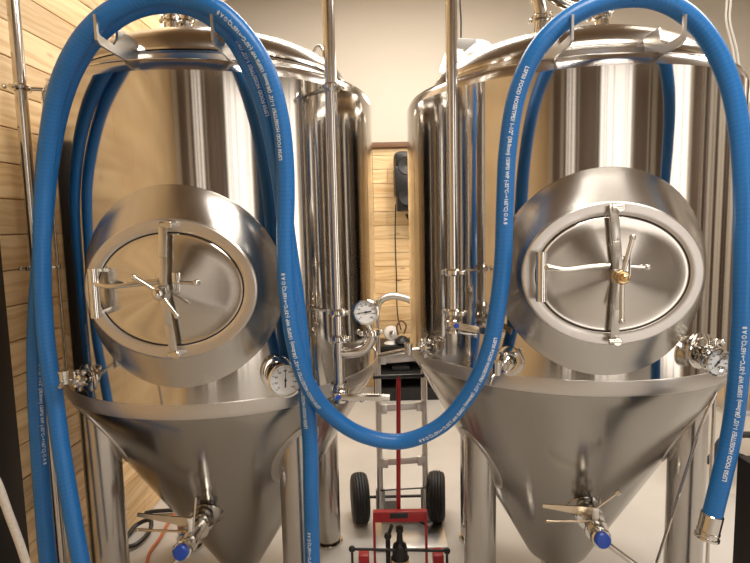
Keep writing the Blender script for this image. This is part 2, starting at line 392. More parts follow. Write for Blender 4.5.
    mb = MB(); rr = [(1, .034), (1, .043), (.985, .045), (.95, .0445), (.8, .051), (.6, .0585), (.4, .066), (.2, .0735), (.05, .079), (.001, .0795)]
    lid = loft(mb, [ell(c, ex, ez, nn, .2185*s, .1715*s, d, N) for s, d in rr]).build('manway_door', 'lid', t)
    def L3(a, b, d): return c+ex*a+ez*b+nn*d
    # yoke bar across the door
    yk = MB(); bow = .045
    for q in (-1, 1):
        pts = [L3(-.012*q*.4, .205*q, .062), L3(-.012*q*.2, .10*q, .088), L3(0, .018*q, .105)]
        for a, b in zip(pts[:-1], pts[1:]): yk.beam(a, b, .024, .009, nn)
    yk.box(L3(0, 0, .105), (.034, .02, .042), bev=.003)
    y_ = yk.build('yoke_bar', 'hook', lid)
    for q in (-1, 1):
        MB().cyl(L3(.012, .198*q, .046), L3(.012, .198*q, .078), .013).cyl(L3(-.012, .198*q, .07), L3(.024, .198*q, .07), .009).build('yoke_stud', 'polish', lid)
    MB().cyl(L3(0, 0, .06), L3(0, 0, .155), .011).lathe([(.0, 0), (.02, 0), (.022, .004), (.022, .022), (.017, .03), (0, .032)], L3(0, 0, .118), nn, 8).lathe([(0, 0), (.012, 0), (.013, .01), (.006, .016), (0, .018)], L3(0, 0, .148), nn, 6).build('clamp_screw', 'brass' if hand[0] else 'polish', lid)
    hw = MB()
    for a, ln2 in hand[1]:
        hw.tube([L3(0, 0, .135), L3(math.cos(a)*ln2, math.sin(a)*ln2, .142)], .0065, 14)
        hw.ball(L3(math.cos(a)*ln2, math.sin(a)*ln2, .142), .009)
    hw.build('clamp_handle', 'polish', lid)
    # hinge
    hx = -.212
    MB().cyl(L3(hx, -.07, .085), L3(hx, .068, .085), .0155).lathe([(.0, 0), (.016, 0), (.016, .007), (0, .007)], L3(hx, .066, .085)).lathe([(.0, 0), (.016, 0), (.016, .007), (0, .007)], L3(hx, -.074, .085)).beam(L3(hx, -.06, .03), L3(hx, -.06, .085), .02, .012).beam(L3(hx, .065, .03), L3(hx, .065, .085), .02, .012).build('hinge_barrel', 'polish', t)
    MB().tube(spline([L3(hx, .034, .085), L3(hx+.02, .026, .098), L3(-.15, .020, .100), L3(-.06, .028, .090), L3(-.02, .030, .088)], .01), .0075, 12).box(L3(.03, .026, .082), (.016, .02, .06), bev=.002).tube([L3(.03, .026, .08), L3(.085, .022, .08)], .0055, 12).ball(L3(.088, .022, .08), .010).build('hinge_arm', 'polish', lid)
    # hose hooks on the shoulder
    for (ax, dy) in hooks:
        tip = P(ax, 14, 1.535); hx_ = tip.x; y0 = tip.y; zt1 = tip.z; zf = P(ax, 36, 1.535).z
        yb = y-math.sqrt(.52**2-(hx_-x)**2); zl = zt+.0
        out = [(y0, zt1), (y0+.012, zt1), (y0+.012, zf+.012), (y0+.02, zf+.008), (y0+.10, zf+.008), (y0+.125, zf+.03), (y0+.135, zf+.07), (yb-.02, zf+.07), (yb+.02, zf+.06), (yb+.02, zf-.01), (y0+.02, zf-.018), (y0, zf-.010)]
        n_ = len(out); w_ = .0035
        MB().add([V((hx_-w_, a, b)) for a, b in out]+[V((hx_+w_, a, b)) for a, b in out], [list(range(n_))[::-1], [n_+k for k in range(n_)]]+[[k, (k+1) % n_, n_+(k+1) % n_, n_+k] for k in range(n_)]).build('hose_hook', 'hook', t, smooth=False)
    return T
def ring(mb, c, ax, r, t, w): return mb.lathe([(r, -w/2), (r+t, -w/2+.001), (r+t, w/2-.001), (r, w/2)], c, ax, 28)
LA = [(-.4, -.327), (.327, -.4), (-.327, .4), (.4, .327)]
XL, YL = -.635, 2.322; XR, YR = .785, 2.283
HL = (0, [(PI*.80, .085), (-PI*.30, .082)]); HR = (1, [(PI*.435, .115), (-PI*.50, .125)])
pL = P(106, 500, 1.93); pL2 = P(298, 500, 1.96)
TL = make_tank(XL, YL, EYE+.53, EYE-.606, 'stainless conical fermenter on the left, reflecting the yellow pine wall', (176, 288), [(94, 0), (211, 0)], HL,
    [(pL.x, pL.y), (pL2.x, pL2.y), (XL+.36, YL+.36), (XL-.36, YL+.36)], .012)
q1 = P(685, 500, 1.93); q2 = P(480, 500, 2.12)
TR = make_tank(XR, YR, EYE+.504, EYE-.548, 'stainless conical fermenter on the right with brass-nosed door screw', (607, 273), [(573, 0), (686, 0)], HR,
    [(q1.x, q1.y), (q2.x, q2.y), (XR-.30, YR+.40), (XR+.22, YR+.42)], 0, 29.3, .13)

# ------------------------------------------------------------------ hoses with their printing
FONT = None
TXT = 'LSF50 FOOD HOSE/TPE// 1-1/2" (38.0mm) 150PSI WP (-35\u00b0C~+165\u00b0C) \u00ae A 8'
def text_tris(txt, length):
    cu_ = bpy.data.curves.new('t', 'FONT'); cu_.body = txt; cu_.resolution_u = 2; cu_.offset = .025
    ob = bpy.data.objects.new('t', cu_); COL.objects.link(ob)
    dg = bpy.context.evaluated_depsgraph_get(); dg.update()
    me = bpy.data.meshes.new_from_object(ob.evaluated_get(dg))
    bm = bmesh.new(); bm.from_mesh(me); bmesh.ops.triangulate(bm, faces=bm.faces[:])
    bm.verts.index_update(); vs = [v.co.copy() for v in bm.verts]; fs = [[v.index for v in f.verts] for f in bm.faces]; bm.free()
    bpy.data.objects.remove(ob); bpy.data.curves.remove(cu_); bpy.data.meshes.remove(me)
    w = max(v.x for v in vs); 
    return [(v.x*length/w, v.y) for v in vs], fs
TV, TF = text_tris(TXT, .455)
def make_hose(label, ctrl, r, prints, capA=None, capB=None):
    """ctrl runs in reading direction"""
    pts = spline(ctrl, .006)
    # resample evenly
    L = [0]
    for a, b in zip(pts[:-1], pts[1:]): L.append(L[-1]+(b-a).length)
    n = int(L[-1]/.006); ev = []; j = 0
    for i in range(n+1):
        s = L[-1]*i/n
        while j < len(L)-2 and L[j+1] < s: j += 1
        ev.append(pts[j].lerp(pts[j+1], (s-L[j])/max(L[j+1]-L[j], 1e-9)))
    for _ in range(6): ev = [ev[0]]+[(ev[i-1]+ev[i]*2+ev[i+1])/4 for i in range(1, len(ev)-1)]+[ev[-1]]
    ds = L[-1]/n; N = 28
    # frame: x axis faces the viewer's aisle
    fr = []
    for i, p in enumerate(ev):
        t = (ev[min(i+1, n)]-ev[max(i-1, 0)]).normalized(); a = V((0, -1, 0)); a = (a-t*a.dot(t)).normalized(); fr.append((t, a, a.cross(t)))
    me = bpy.data.meshes.new('transfer_hose'); vs = []; fs = []
    for p, (t, a, b) in zip(ev, fr):
        for k in range(N): th = 2*PI*k/N; vs.append(p+(a*math.cos(th)+b*math.sin(th))*r)
    for i in range(n):
        for k in range(N): fs.append([i*N+k, i*N+(k+1) % N, (i+1)*N+(k+1) % N, (i+1)*N+k])
    fs.append(list(range(N))[::-1]); fs.append([n*N+k for k in range(N)])
    me.from_pydata(vs, [], fs); uv = me.uv_layers.new()
    for pl in me.polygons:
        pl.use_smooth = len(pl.vertices) == 4
        for li in pl.loop_indices:
            vi = me.loops[li].vertex_index; i, k = divmod(vi, N)
            if len(pl.vertices) == 4 and k == 0 and any(me.loops[q].vertex_index % N == N-1 for q in pl.loop_indices): k = N
            uv.data[li].uv = (i*ds, k/N)
    bm = bmesh.new(); bm.from_mesh(me); bmesh.ops.recalc_face_normals(bm, faces=bm.faces[:]); bm.to_mesh(me); bm.free()
    me.materials.append(M['hose'])
    root = bpy.data.objects.new('transfer_hose', me); COL.objects.link(root); tag(root, label, 'hose', 'blue food-grade hoses')
    S = n*ds
    def nearest(px, py):
        best = None; d0 = ray(px, py).normalized()
        for i, p in enumerate(ev):
            w = p-CAM; e = (w-d0*w.dot(d0)).length
            if best is None or e < best[0]: best = (e, i*ds)
        return best[1]
    for (start, ang, size) in prints:
        s0 = nearest(*start); mb = MB(); out = []
        for (u, v) in TV:
            s = s0+u
            s = min(max(s, 0), S-1e-4); i = int(s/ds); f = s/ds-i; p = ev[i].lerp(ev[min(i+1, n)], f); t, a, b = fr[i]
            t2, a2, b2 = fr[min(i+1, n)]; a = a.lerp(a2, f); b = b.lerp(b2, f)
            th = ang+(v-.35)*size/r
            out.append(p+(a*math.cos(th)+b*math.sin(th))*(r+.0007))
        keep = [t for t in TF if all(s0+TV[i][0] < S-.01 and s0+TV[i][0] > .0 for i in t)]
        if not keep: continue
        mb.add(out, keep)
        w = mb.build('printed_lettering', 'ink', root, smooth=False); w['label'] = 'white printed specification lettering'
    return root, ev, fr
HR_ = .0268
def hp(lst): return [P(*a) for a in lst]
# hose A: right coupling end -> right arch -> U between the tanks -> left arch -> lower left
A = [(709, 528, 1.50), (721, 480, 1.50), (732, 430, 1.50), (739, 370, 1.49), (743, 300, 1.49), (744, 240, 1.50), (744, 190, 1.51), (740, 135, 1.53), (731, 88, 1.55), (712, 44, 1.565),
     (686, 14, 1.57), (655, -1, 1.57), (622, -2, 1.57), (590, 7, 1.57), (561, 24, 1.575), (536, 51, 1.585), (518, 91, 1.61), (508, 147, 1.64), (505, 203, 1.66), (503, 260, 1.665), (498, 305, 1.67), (489, 350, 1.68), (470, 392, 1.71),
     (440, 426, 1.75), (400, 441.5, 1.78), (360, 434, 1.77), (328, 412, 1.73), (306, 381, 1.67), (294, 340, 1.645), (287, 290, 1.645), (285, 240, 1.65), (286, 195, 1.65), (285, 160, 1.645), (280, 117, 1.63), (267, 72, 1.61), (246, 37, 1.595),
     (218, 10, 1.585), (188, -2, 1.58), (155, -5, 1.58), (122, 5, 1.58), (93, 26, 1.59), (72, 55, 1.61), (57, 92, 1.65), (49, 135, 1.69), (44, 185, 1.725), (42, 240, 1.735), (43, 300, 1.735), (47, 350, 1.73), (54, 395, 1.71), (60, 440, 1.69), (68, 490, 1.66), (81, 563, 1.63), (96, 640, 1.61)]
hoseA, evA, frA = make_hose('long blue food hose looping over both tanks, steel coupling at its right end', hp(A), HR_,
    [((722, 478), .35, .0155), ((526, 68), -.1, .0155), ((494, 336), .15, .0155), ((318, 404), .15, .0155), ((285, 160), .35, .0155)])
B = [(313, 660, 1.82), (313, 600, 1.80), (312, 540, 1.78), (311, 490, 1.76), (310, 440, 1.755), (306, 390, 1.735), (301, 340, 1.72), (295, 290, 1.712), (287, 235, 1.708), (280, 180, 1.705), (268, 120, 1.69), (253, 75, 1.67), (232, 36, 1.655),
     (210, 16, 1.645), (185, 5, 1.64), (157, 4, 1.64), (128, 12, 1.64), (99, 33, 1.65), (77, 64, 1.675), (62, 102, 1.715), (51, 155, 1.76), (45, 210, 1.79), (40, 270, 1.795), (36, 330, 1.795), (36, 384, 1.79), (38, 430, 1.775), (42, 486, 1.75), (47, 550, 1.73), (55, 620, 1.71)]
hoseB, evB, frB = make_hose('blue food hose hanging behind the long one, both ends dropping out of view', hp(B), HR_,
    [((313, 640), .25, .0155), ((308, 425), .3, .0155), ((262, 118), -.2, .0155), ((40, 330), 1.1, .0155)])
# coupling
e = evA[0]; tdir = (evA[0]-evA[4]).normalized()
cpl = MB().lathe([(.0285, -.045), (.0305, -.043), (.0305, .006), (.032, .008), (.032, .012), (.0305, .014), (.0305, .022), (.034, .024), (.034, .031), (.026, .032), (.026, -.0), (0, -.001)], e, tdir, 36, cap=False)
cpl.build('steel_coupling', 'polish', hoseA)

# ------------------------------------------------------------------ pipes, valves, gauges
def clamp(mb, c, ax, r, side):
    c = V(c); s = V(side).normalized(); a = V(ax).normalized(); w = s.cross(a)
    mb.lathe([(r, -.012), (r+.006, -.012), (r+.012, -.006), (r+.012, .006), (r+.006, .012), (r, .012)], c, a, 28)
    for q in (-1, 1):
        mb.box(c+s*(r+.016)*q, (.012, .012, .016), bev=.002)
    mb.cyl(c+s*(r+.018)-w*.022, c+s*(r+.018)+w*.03, .0038, n=10); mb.ball(c+s*(r+.018)+w*.031, .0095, 10)
    return mb
def gauge(name, label, c, fdir, r, stem, ang, thermo=False):
    g = thing(name, label, 'gauge', c); fd = V(fdir).normalized()
    MB().lathe([(0, -.032), (r*.9, -.03), (r*.97, -.02), (r, 0), (r*1.08, .002), (r*1.08, .010), (r*.97, .013), (r*.93, .008), (r*.92, .002), (0, .0015)], c, fd, 48, cap=False).build('case', 'polish', g)
    d = MB().lathe([(0, 0), (r*.91, 0), (r*.91, .0018), (0, .002)], V(c)+fd*.002, fd, 40, cap=False).build('dial_face', 'dial', g)
    up = V((0, 0, 1)); up = (up-fd*up.dot(fd)).normalized(); rt = up.cross(fd)*1
    ce = V(c)+fd*.0045
    tk = MB()
    for i in range(41):
        a = math.radians(225-270*i/40); L = .14 if i % 5 == 0 else .07; q = rt*math.cos(a)+up*math.sin(a)
        if not thermo or True: tk.beam(ce+q*r*(.86-L), ce+q*r*.86, .0016 if i % 5 == 0 else .0007, .0003, fd, bev=0)
    tk.build('scale_marks', 'dialink', d, smooth=False)
    nums = MB()
    for i in range(9):
        a = math.radians(225-270*i/8); q = rt*math.cos(a)+up*math.sin(a)
        tv, tf = NUM[i]; s = r*.16
        nums.add([ce+q*r*.60+rt*(u*s)+up*(v*s) for u, v in tv], tf)
    nums.build('dial_numerals', 'dialink', d, smooth=False)
    a = math.radians(ang); q = rt*math.cos(a)+up*math.sin(a); cn = ce+fd*.002
    MB().beam(cn-q*r*.45, cn+q*r*.70, .0022, .0008, fd, bev=0).beam(cn-q*r*.45, cn+q*r*.15, .0042, .001, fd, bev=0).lathe([(0, 0), (.004, 0), (.004, .002), (0, .002)], cn, fd, 12).build('needle', 'dialink', d, smooth=False)
    mb = MB()
    for (a_, b_, rr) in stem: mb.cyl(a_, b_, rr)
    mb.build('stem', 'polish', g); return g
def num_tris(t):
    v, f = text_tris(t, 1.0); w = .62*len(t); return [((a-.5)*w, b-.35) for a, b in v], f
NUM = [num_tris(t) for t in ['0', '20', '40', '60', '80', '100', '120', '140', '160']]

# centre-left riser in front of the left tank
PR = .019
zy = 1.80
a0 = P(328, -60, zy); a1 = P(331.5, 120, zy); x_, y_ = a1.x, a1.y; zb_ = P(337, 386, zy).z
t = thing('riser_pipe', 'thin vertical steel pipe clamped to the right side of the left tank', 'pipe', (x_, y_, zb_))
MB().cyl((x_, y_, zb_), (x_, y_, CZ), PR, ch=.01).build('tube', 'pipe', t)
zE = P(335, 352, zy).z; 
gx = P(371, 330, zy); gz = P(366, 333, zy).z
bend = spline([(x_, y_, zE), (x_+.03, y_, zE-.004), (gx.x-.045, y_, zE+.0), (gx.x-.015, y_, zE+.018), (gx.x, y_, zE+.05), (gx.x, y_, gz)], .006)
MB().tube(bend, PR, 20).build('branch_elbow', 'pipe', t)
for (px, py) in ((330, 88), (334, 312), (336, 338)):
    c = P(px, py, zy); clamp(MB(), (x_, y_, c.z), (0, 0, 1), PR, (1, -.4, 0)).build('clamp', 'polish', t)
for py in (88, 312):
    z = P(331, py, zy).z; s = V((XL-x_, YL-y_, 0)).normalized(); 
    MB().tube([V((x_, y_, z)), V((XL, YL, z))-s*(R-.004)], .006, 10).build('bracket', 'polish', t)
c = V((gx.x, y_, gz)); clamp(MB(), c, (0, 0, 1), PR, (-1, -.3, 0)).build('clamp', 'polish', t)
gc = P(366, 312, zy-.02)
gauge('pressure_gauge', 'round white pressure gauge on the steel elbow between the tanks', gc, (-.02, -1, .08), .040, [(V((gx.x, y_, gz)), V((gc.x, y_, gc.z-.03)), .010)], 188)
def butterfly(label, c, ax, r, hdir, hlen, hmat='polish', cap=None, hw=.022):
    v = thing('butterfly_valve', label, 'valve', c); ax = V(ax).normalized(); c = V(c); h = V(hdir).normalized()
    MB().lathe([(r, -.034), (r+.010, -.033), (r+.010, -.026), (r+.004, -.024), (r+.008, -.012), (r+.012, -.008), (r+.012, .008), (r+.008, .012), (r+.004, .024), (r+.010, .026), (r+.010, .033), (r, .034)], c, ax, 36).build('body', 'polish', v)
    f = V((0, -1, 0)); f = (f-ax*f.dot(ax)).normalized()
    s0 = c+f*(r+.01)
    MB().cyl(s0, s0+f*.03, .009).build('spindle', 'polish', v)
    MB().cyl(c-ax*.03+h*(r+.004), c-ax*.03+h*(r+.055), .004).ball(c-ax*.03+h*(r+.056), .008).build('clamp_nut', 'polish', v)
    hd = MB().beam(s0+f*.026-h*.015, s0+f*.030+h*hlen, hw, .004, f, bev=.0012).beam(s0+f*.026+ax*.006, s0+f*.02-ax*.016+h*hlen*.82, .006, .003, f, bev=0)
    H = hd.build('lever_handle', hmat, v)
    if cap: MB().lathe([(0, 0), (.0085, 0), (.0085, .006), (.006, .009), (0, .009)], s0+f*.028, f, 16, cap=False).build('blue_cap', 'blue', H)
    return v
cv = V((x_, y_, zb_-.02)); butterfly('butterfly valve with long steel lever under the left riser pipe', cv, (0, 0, 1), PR, (1, 0, -.03), .17, 'polish', 1)
# second riser in front of right tank
zy2 = 1.78
a1 = P(452.5, 170, zy2); x2, y2 = a1.x, a1.y; zb2 = P(455, 318, zy2).z
t = thing('riser_pipe', 'thin vertical steel pipe standing before the left side of the right tank', 'pipe', (x2, y2, zb2))
MB().cyl((x2, y2, zb2), (x2, y2, CZ), PR, ch=.01).build('tube', 'pipe', t)
for py in (272, 312):
    z = P(453, py, zy2).z; clamp(MB(), (x2, y2, z), (0, 0, 1), PR, (1, -.4, 0)).build('clamp', 'polish', t)
z = P(453, 272, zy2).z; s = V((XR-x2, YR-y2, 0)).normalized(); MB().tube([V((x2, y2, z)), V((XR, YR, z))-s*(R-.004)], .006, 10).build('bracket', 'polish', t)
cv = V((x2, y2, zb2-.015)); butterfly('butterfly valve with warm-toned lever ending the pipe at the right tank', cv, (0, 0, 1), PR, (1, 0, -.22), .16, 'tan', 1)
# left vertical pipe by the wall
p3 = P(26, 150, 2.06)
t = thing('riser_pipe', 'vertical steel pipe beside the pine wall, left of all hoses', 'pipe', (p3.x, p3.y, .0))
MB().cyl((p3.x, p3.y, 0.02), (p3.x, p3.y, CZ), .0215, ch=.01).build('tube', 'pipe', t)
for py in (88, 268):
    z = P(24, py, 2.06).z; clamp(MB(), (p3.x, p3.y, z), (0, 0, 1), .0215, (-.3, -1, 0)).build('clamp', 'polish', t)
    s = V((XL-p3.x, YL-p3.y, 0)).normalized(); MB().tube([V((p3.x, p3.y, z)), V((XL, YL, z))-s*(R-.004)], .0075, 10).build('bracket', 'polish', t)

# thermometer on the left tank
pt, nn = surf(TL, 277, 372); tk = thing('thermowell_port', 'raised round steel port on the left tank behind its thermometer', 'port', pt)
MB().lathe([(.052, -.004), (.055, .003), (.050, .006), (.036, .007), (.034, .0), (.03, -.004)], pt, nn, 40).cyl(pt, pt+nn*.05, .014).build('boss', 'polish', tk)
gc = pt+nn*.065+V((.006, 0, -.012))
gauge('dial_thermometer', 'large dial thermometer on the lower front of the left tank', gc, (.25, -1, .12), .052, [(pt+nn*.01, gc-V((.25, -1, .12)).normalized()*.01, .012)], 86, True)
def port(label, T, px, py, r=.05):
    pt, nn = surf(T, px, py); o = thing('tank_port', label, 'port', pt)
    MB().lathe([(r*.97, -.006), (r, .003), (r*.9, .006), (r*.55, .006), (r*.5, .001), (r*.5, -.006)], pt, nn, 40).build('dished_ring', 'polish', o)
    m = MB().cyl(pt-nn*.005, pt+nn*.045, .013); clamp(m, pt+nn*.03, nn, .013, (0, 0, 1)); m.build('ferrule', 'polish', o)
    return pt, nn
def sample_valve(label, pt, nn, d, L=.07, spout=True):
    v = thing('sample_valve', label, 'valve', pt+nn*.045); a = pt+nn*.045; d = V(d).normalized(); e = a+d*L
    MB().cyl(pt+nn*.04, a+nn*.01, .012).tube([a, e], .0055, 12).build('stem', 'polish', v)
    MB().cyl(e+V((0, 0, -.02)), e+V((0, 0, .022)), .014).lathe([(0, 0), (.017, 0), (.017, .006), (0, .007)], e+V((0, 0, .018))).build('body', 'polish', v)
    if spout: MB().tube(spline([e+V((0, 0, -.012)), e+d*.022+V((0, 0, -.018)), e+d*.036+V((0, -.004, -.034))], .005), .0055, 12).build('spout', 'polish', v)
    MB().tube([a+V((0, 0, -.02)), a+V((0, 0, .028))], .0045, 10).ball(a+V((0, 0, .03)), .007).build('wing_nut', 'polish', v)
    return v
pt, nn = port('dished round port low on the left side of the left tank', TL, 88, 378)
a_ = P(64, 378, 1.66)-(pt+nn*.045); sample_valve('small steel sampling tap beside the blue hoses, low left of left tank', pt, nn, a_, a_.length)
pt, nn = port('dished round port on the left edge of the right tank', TR, 432, 347, .05)
sample_valve('small sampling tap pointing left between the two tanks', pt, nn, (-1, -.1, -.05), .05, False)
pt, nn = port('dished round port under the hose on the front of the right tank', TR, 509, 361, .05)
sample_valve('small sampling tap half hidden by the hose, front of right tank', pt, nn, (-.8, -.5, -.3), .035)
pt, nn = port('large dished port at the right edge of the right tank', TR, 700, 350, .06)
v = thing('clamped_fitting', 'steel pipe fitting joining the right tank port to its gauge', 'fitting', pt)
g3 = P(717, 362, 1.63)
MB().tube([pt, pt+nn*.08], .014, 16).tube([pt+nn*.06, g3+V((-.01, .02, 0))], .011, 14).build('tube', 'polish', v)
clamp(MB(), pt+nn*.05, nn, .014, (0, 0, 1)).build('clamp', 'polish', v)
MB().cyl(pt+nn*.02+V((-.012, 0, -.03)), pt+nn*.085+V((-.012, 0, -.042)), .009).build('drain_plug', 'polish', v)
gauge('dial_thermometer', 'dial thermometer turned sideways, half hidden by hose at the right', g3, (.05, -1, .05), .040, [(g3-V((.05, -1, .05)).normalized()*.04, g3-V((.05, -1, .05)).normalized()*.01, .01)], 50)

# racking valves on the cones
def racking(label, T, apx, cpx, cdep, hend, cap_r=.025, pipeto=None, knob=None, rodend=None):
    pt, nn = surf(T, *apx); c = P(*cpx, cdep); v = thing('racking_valve', label, 'valve', c)
    d = (c-pt).normalized(); up = V((0, 0, 1))
    MB().lathe([(.075, -.03), (.062, .0), (.05, .012), (.036, .02), (.036, .035)], pt, (nn+d).normalized(), 40, cap=False).build('neck', 'cone', v)
    m = MB().tube([pt, c], .030, 28); ring(m, pt.lerp(c, .25), d, .030, .018, .016); ring(m, pt.lerp(c, .45), d, .030, .018, .010); ring(m, pt.lerp(c, .85), d, .030, .010, .012); m.build('tube', 'polish', v)
    MB().lathe([(0, -.006), (cap_r, -.005), (cap_r, .006), (cap_r*.85, .010), (0, .012)], c+V((0, -.032, 0)), (0, -1, .15), 32, cap=False).build('blue_cap', 'blue', v)
    MB().lathe([(cap_r*1.25, -.02), (cap_r*1.3, 0), (cap_r*1.1, .004), (0, .004)], c+V((0, -.022, 0)), (0, -1, .15), 32, cap=False).build('cap_seat', 'polish', v)
    s = pt.lerp(c, .62)+V((0, -.02, .03)); he = P(*hend, s.y-.01)
    MB().cyl(s-V((0, 0, .02)), s+V((0, 0, .035)), .011).build('spindle', 'white', v)
    s2 = s+V((0, 0, .02)); q = V((-(he-s2).z, 0, (he-s2).x)).normalized()
    H = MB().add([s2+q*.018, s2-q*.018, he-q*.006, he+q*.006, s2+q*.018+V((0, .006, 0)), s2-q*.018+V((0, .006, 0)), he-q*.006+V((0, .006, 0)), he+q*.006+V((0, .006, 0))],
        [[0, 1, 2, 3], [4, 7, 6, 5], [0, 4, 5, 1], [3, 2, 6, 7], [0, 3, 7, 4], [1, 5, 6, 2]])
    if rodend: re_ = P(*rodend, s.y-.01); H.tube([s-V((0, .004, .01)), re_], .0045, 10).ball(re_, .006)
    H.build('lever_handle', 'tan', v, smooth=True)
    if knob: 
        k0 = P(*knob[0], cdep-.02); k1 = P(*knob[1], cdep-.03); MB().tube([k0, k1], .0035, 10).cyl(k1-(k1-k0).normalized()*.012, k1+(k1-k0).normalized()*.004, knob[2]).build('clamp_screw', 'polish', v)
    if pipeto:
        MB().tube([c+V((0, 0, -.01)), P(*pipeto)], .010, 14).build('drain_tube', 'polish', v)
    return v
racking('racking valve with blue cap and warm steel lever under the left tank', TL, (207, 512), (184, 547), 1.80, (137, 515), .026, (150, 600, 1.75), ((193, 530), (196, 498), .004), (137, 530))
racking('racking valve with blue cap and pale lever under the right tank', TR, (584, 505), (599, 535), 1.76, (543, 506), .026, (640, 568, 1.7), ((597, 508), (619, 492), .0105), (547, 521))

# tank top fittings
def topfit(label, pts, dep, r, clamps):
    p = [P(a, b, dep) for a, b in pts]; o = thing('spray_pipe', label, 'pipe', p[0])
    MB().tube(spline(p, .01), r, 18).build('tube', 'pipe', o)
    for (a, b) in clamps: clamp(MB(), P(a, b, dep), (p[1]-p[0]), r, (1, -.5, 0)).build('clamp', 'polish', o)
topfit('steel pipe with clamp rising from the top of the right tank', [(538, 46), (541, 22), (539, 5), (530, -20), (520, -60)], 2.35, .026, [(541, 19)])
topfit('steel pipe with clamp on the head of the left tank', [(186, 42), (187, 20), (200, 9), (226, -8), (270, -40)], 2.4, .026, [(187, 20)])
topfit('short clamped pipe on top of right tank behind the hose', [(603, 40), (600, 17), (588, 9), (566, 4), (540, -14)], 2.3, .026, [(600, 17)])
tk = thing('tank_port', 'small clamped cap on the head of the left tank under the hoses', 'port', P(172, 26, 2.35))
clamp(MB().cyl(P(172, 46, 2.35), P(172, 14, 2.35), .022), P(172, 20, 2.35), (0, 0, 1), .022, (-1, -.5, 0)).build('ferrule', 'polish', tk)
c = P(318, 56, 2.35)
o = tag(MB().tube(spline([P(315, 62, 2.36), P(314, 52, 2.36), P(318, 46, 2.36), P(323, 50, 2.36), P(323, 62, 2.36)], .006), .006, 12).build('lifting_eye', 'polish'), 'small bent lifting lug on the right rim of the left tank head', 'lug')

# ------------------------------------------------------------------ background between the tanks
# hand truck
def fl(px, py): return onfloor(px, py)
HY = onfloor(360, 521).y-.06
t = thing('hand_truck', 'aluminium two-wheeled hand truck standing between the tanks', 'hand truck', onfloor(405, 522))
HT = lambda px, py, dy=0: P(px, py, HY+dy)
xl = HT(379, 430).x; xr = HT(425, 430).x
zt_ = HT(379, 300).z; zb0 = .06
m = MB()
for xx in (xl, xr): m.tube([V((xx, HY+.02, .07)), V((xx, HY+.02, zt_))], .0165, 16).build('rail', 'alu', t); m = MB()
for py, w in ((358, .045), (407, .036), (461, .036)):
    z = HT(400, py).z; MB().beam((xl, HY+.0, z-.006), (xr, HY+.0, z+.008), w, .012, V((0, 1, 0))).box((xl+.03, HY-.012, z-.004), (.03, .02, .05), bev=.002).box((xr-.03, HY-.012, z+.006), (.03, .02, .05), bev=.002).build('crossbar', 'alu', t)
MB().tube([V((xl-.09, HY+.06, .14)), V((xr+.09, HY+.06, .14))], .008, 12).build('axle', 'black', t)
z1 = HT(400, 490).z; MB().tube([V((xl, HY, z1)), V((xr, HY, z1+.01))], .0045, 8).build('brace_rod', 'black', t)
for sx, xx in ((-1, xl-.115), (1, xr+.065)):
    w = MB().lathe([(.055, -.044), (.10, -.048), (.122, -.042), (.132, -.030), (.132, -.026), (.127, -.024), (.136, -.021), (.136, -.010), (.130, -.008), (.137, -.005), (.137, .005), (.130, .008), (.136, .010), (.136, .021), (.127, .024), (.132, .026), (.132, .030), (.122, .042), (.10, .048), (.055, .044)], (xx, HY+.06, .137), (1, -.12*sx, 0), 48).build('tyre', 'rubber', t)
    MB().lathe([(.0, -.02), (.02, -.022), (.03, -.01), (.058, -.022), (.058, .022), (.03, .01), (.02, .022), (0, .02)], (xx, HY+.06, .137), (1, 0, 0), 32, cap=False).build('wheel_hub', 'polish', w)
for xx in (xl, xr): MB().beam((xx, HY+.03, .06), (xx, HY+.03, .2), .05, .02, V((0, 1, 0))).build('axle_bracket', 'grey', t)
MB().box(((xl+xr)/2+.03, HY-.11, .012), (xr-xl+.12, .24, .012), bev=.003).box(((xl+xr)/2+.03, HY+.0, .04), (xr-xl+.06, .008, .06), bev=.002).build('toe_plate', 'alu', t)
# red press / jack
JY = 2.45
t = thing('shop_press', 'red framed hydraulic jack with tall red T-handle behind the tanks', 'jack', (P(400, 540, JY).x, JY, 0))
J = lambda px, py, dy=0: P(px, py, JY+dy)
MB().cyl(J(398.5, 516, .05), J(398.5, 376, .05), .0105).build('handle_rod', 'red', t)
MB().cyl(J(373, 377, .05), J(424, 375.5, .05), .010).build('hand_grip', 'black', t)
a = J(373, 516); b = J(427, 515)
H = MB().beam(a, b, .052, .03, V((0, 1, 0)), .003).build('top_beam', 'red', t)
MB().beam(J(390, 516, -.017), J(408, 515.5, -.017), .026, .004, V((0, 1, 0))).build('name_plate', 'black', H)
for px in (374, 426): MB().beam(V((J(px, 520).x, JY, .02)), J(px, 520), .012, .018).build('side_post', 'red', t)
a = J(352, 549, -.03); b = J(447, 551, -.03)
MB().tube([a, b], .0065, 12).tube([a, V((a.x, a.y, .02))], .0065, 12).tube([b, V((b.x, b.y, .02))], .0065, 12).ball(a, .016).ball(b, .016).build('cross_rod', 'black', t)
for px in (364, 438):
    p = J(px, 558, 0); MB().box((p.x, p.y, .085/2+p.z*.5-.02), (.05, .07, p.z+.02), bev=.006).build('foot_block', 'red', t)
p = J(400, 560, .0)
MB().lathe([(.04, .0), (.042, .01), (.038, .05), (.036, p.z+.06), (.032, p.z+.085), (.016, p.z+.10), (.013, p.z+.15), (.018, p.z+.152), (.018, p.z+.175), (0, p.z+.18)], (p.x, p.y-.01, .0), (0, 0, 1), 28).build('ram_bottle', 'black', t)
MB().lathe([(.0435, -.02), (.0438, -.018), (.0438, .018), (.0435, .02)], (p.x, p.y-.01, p.z+.0), (0, 0, 1), 28, cap=False).build('warning_label', 'brass', t)
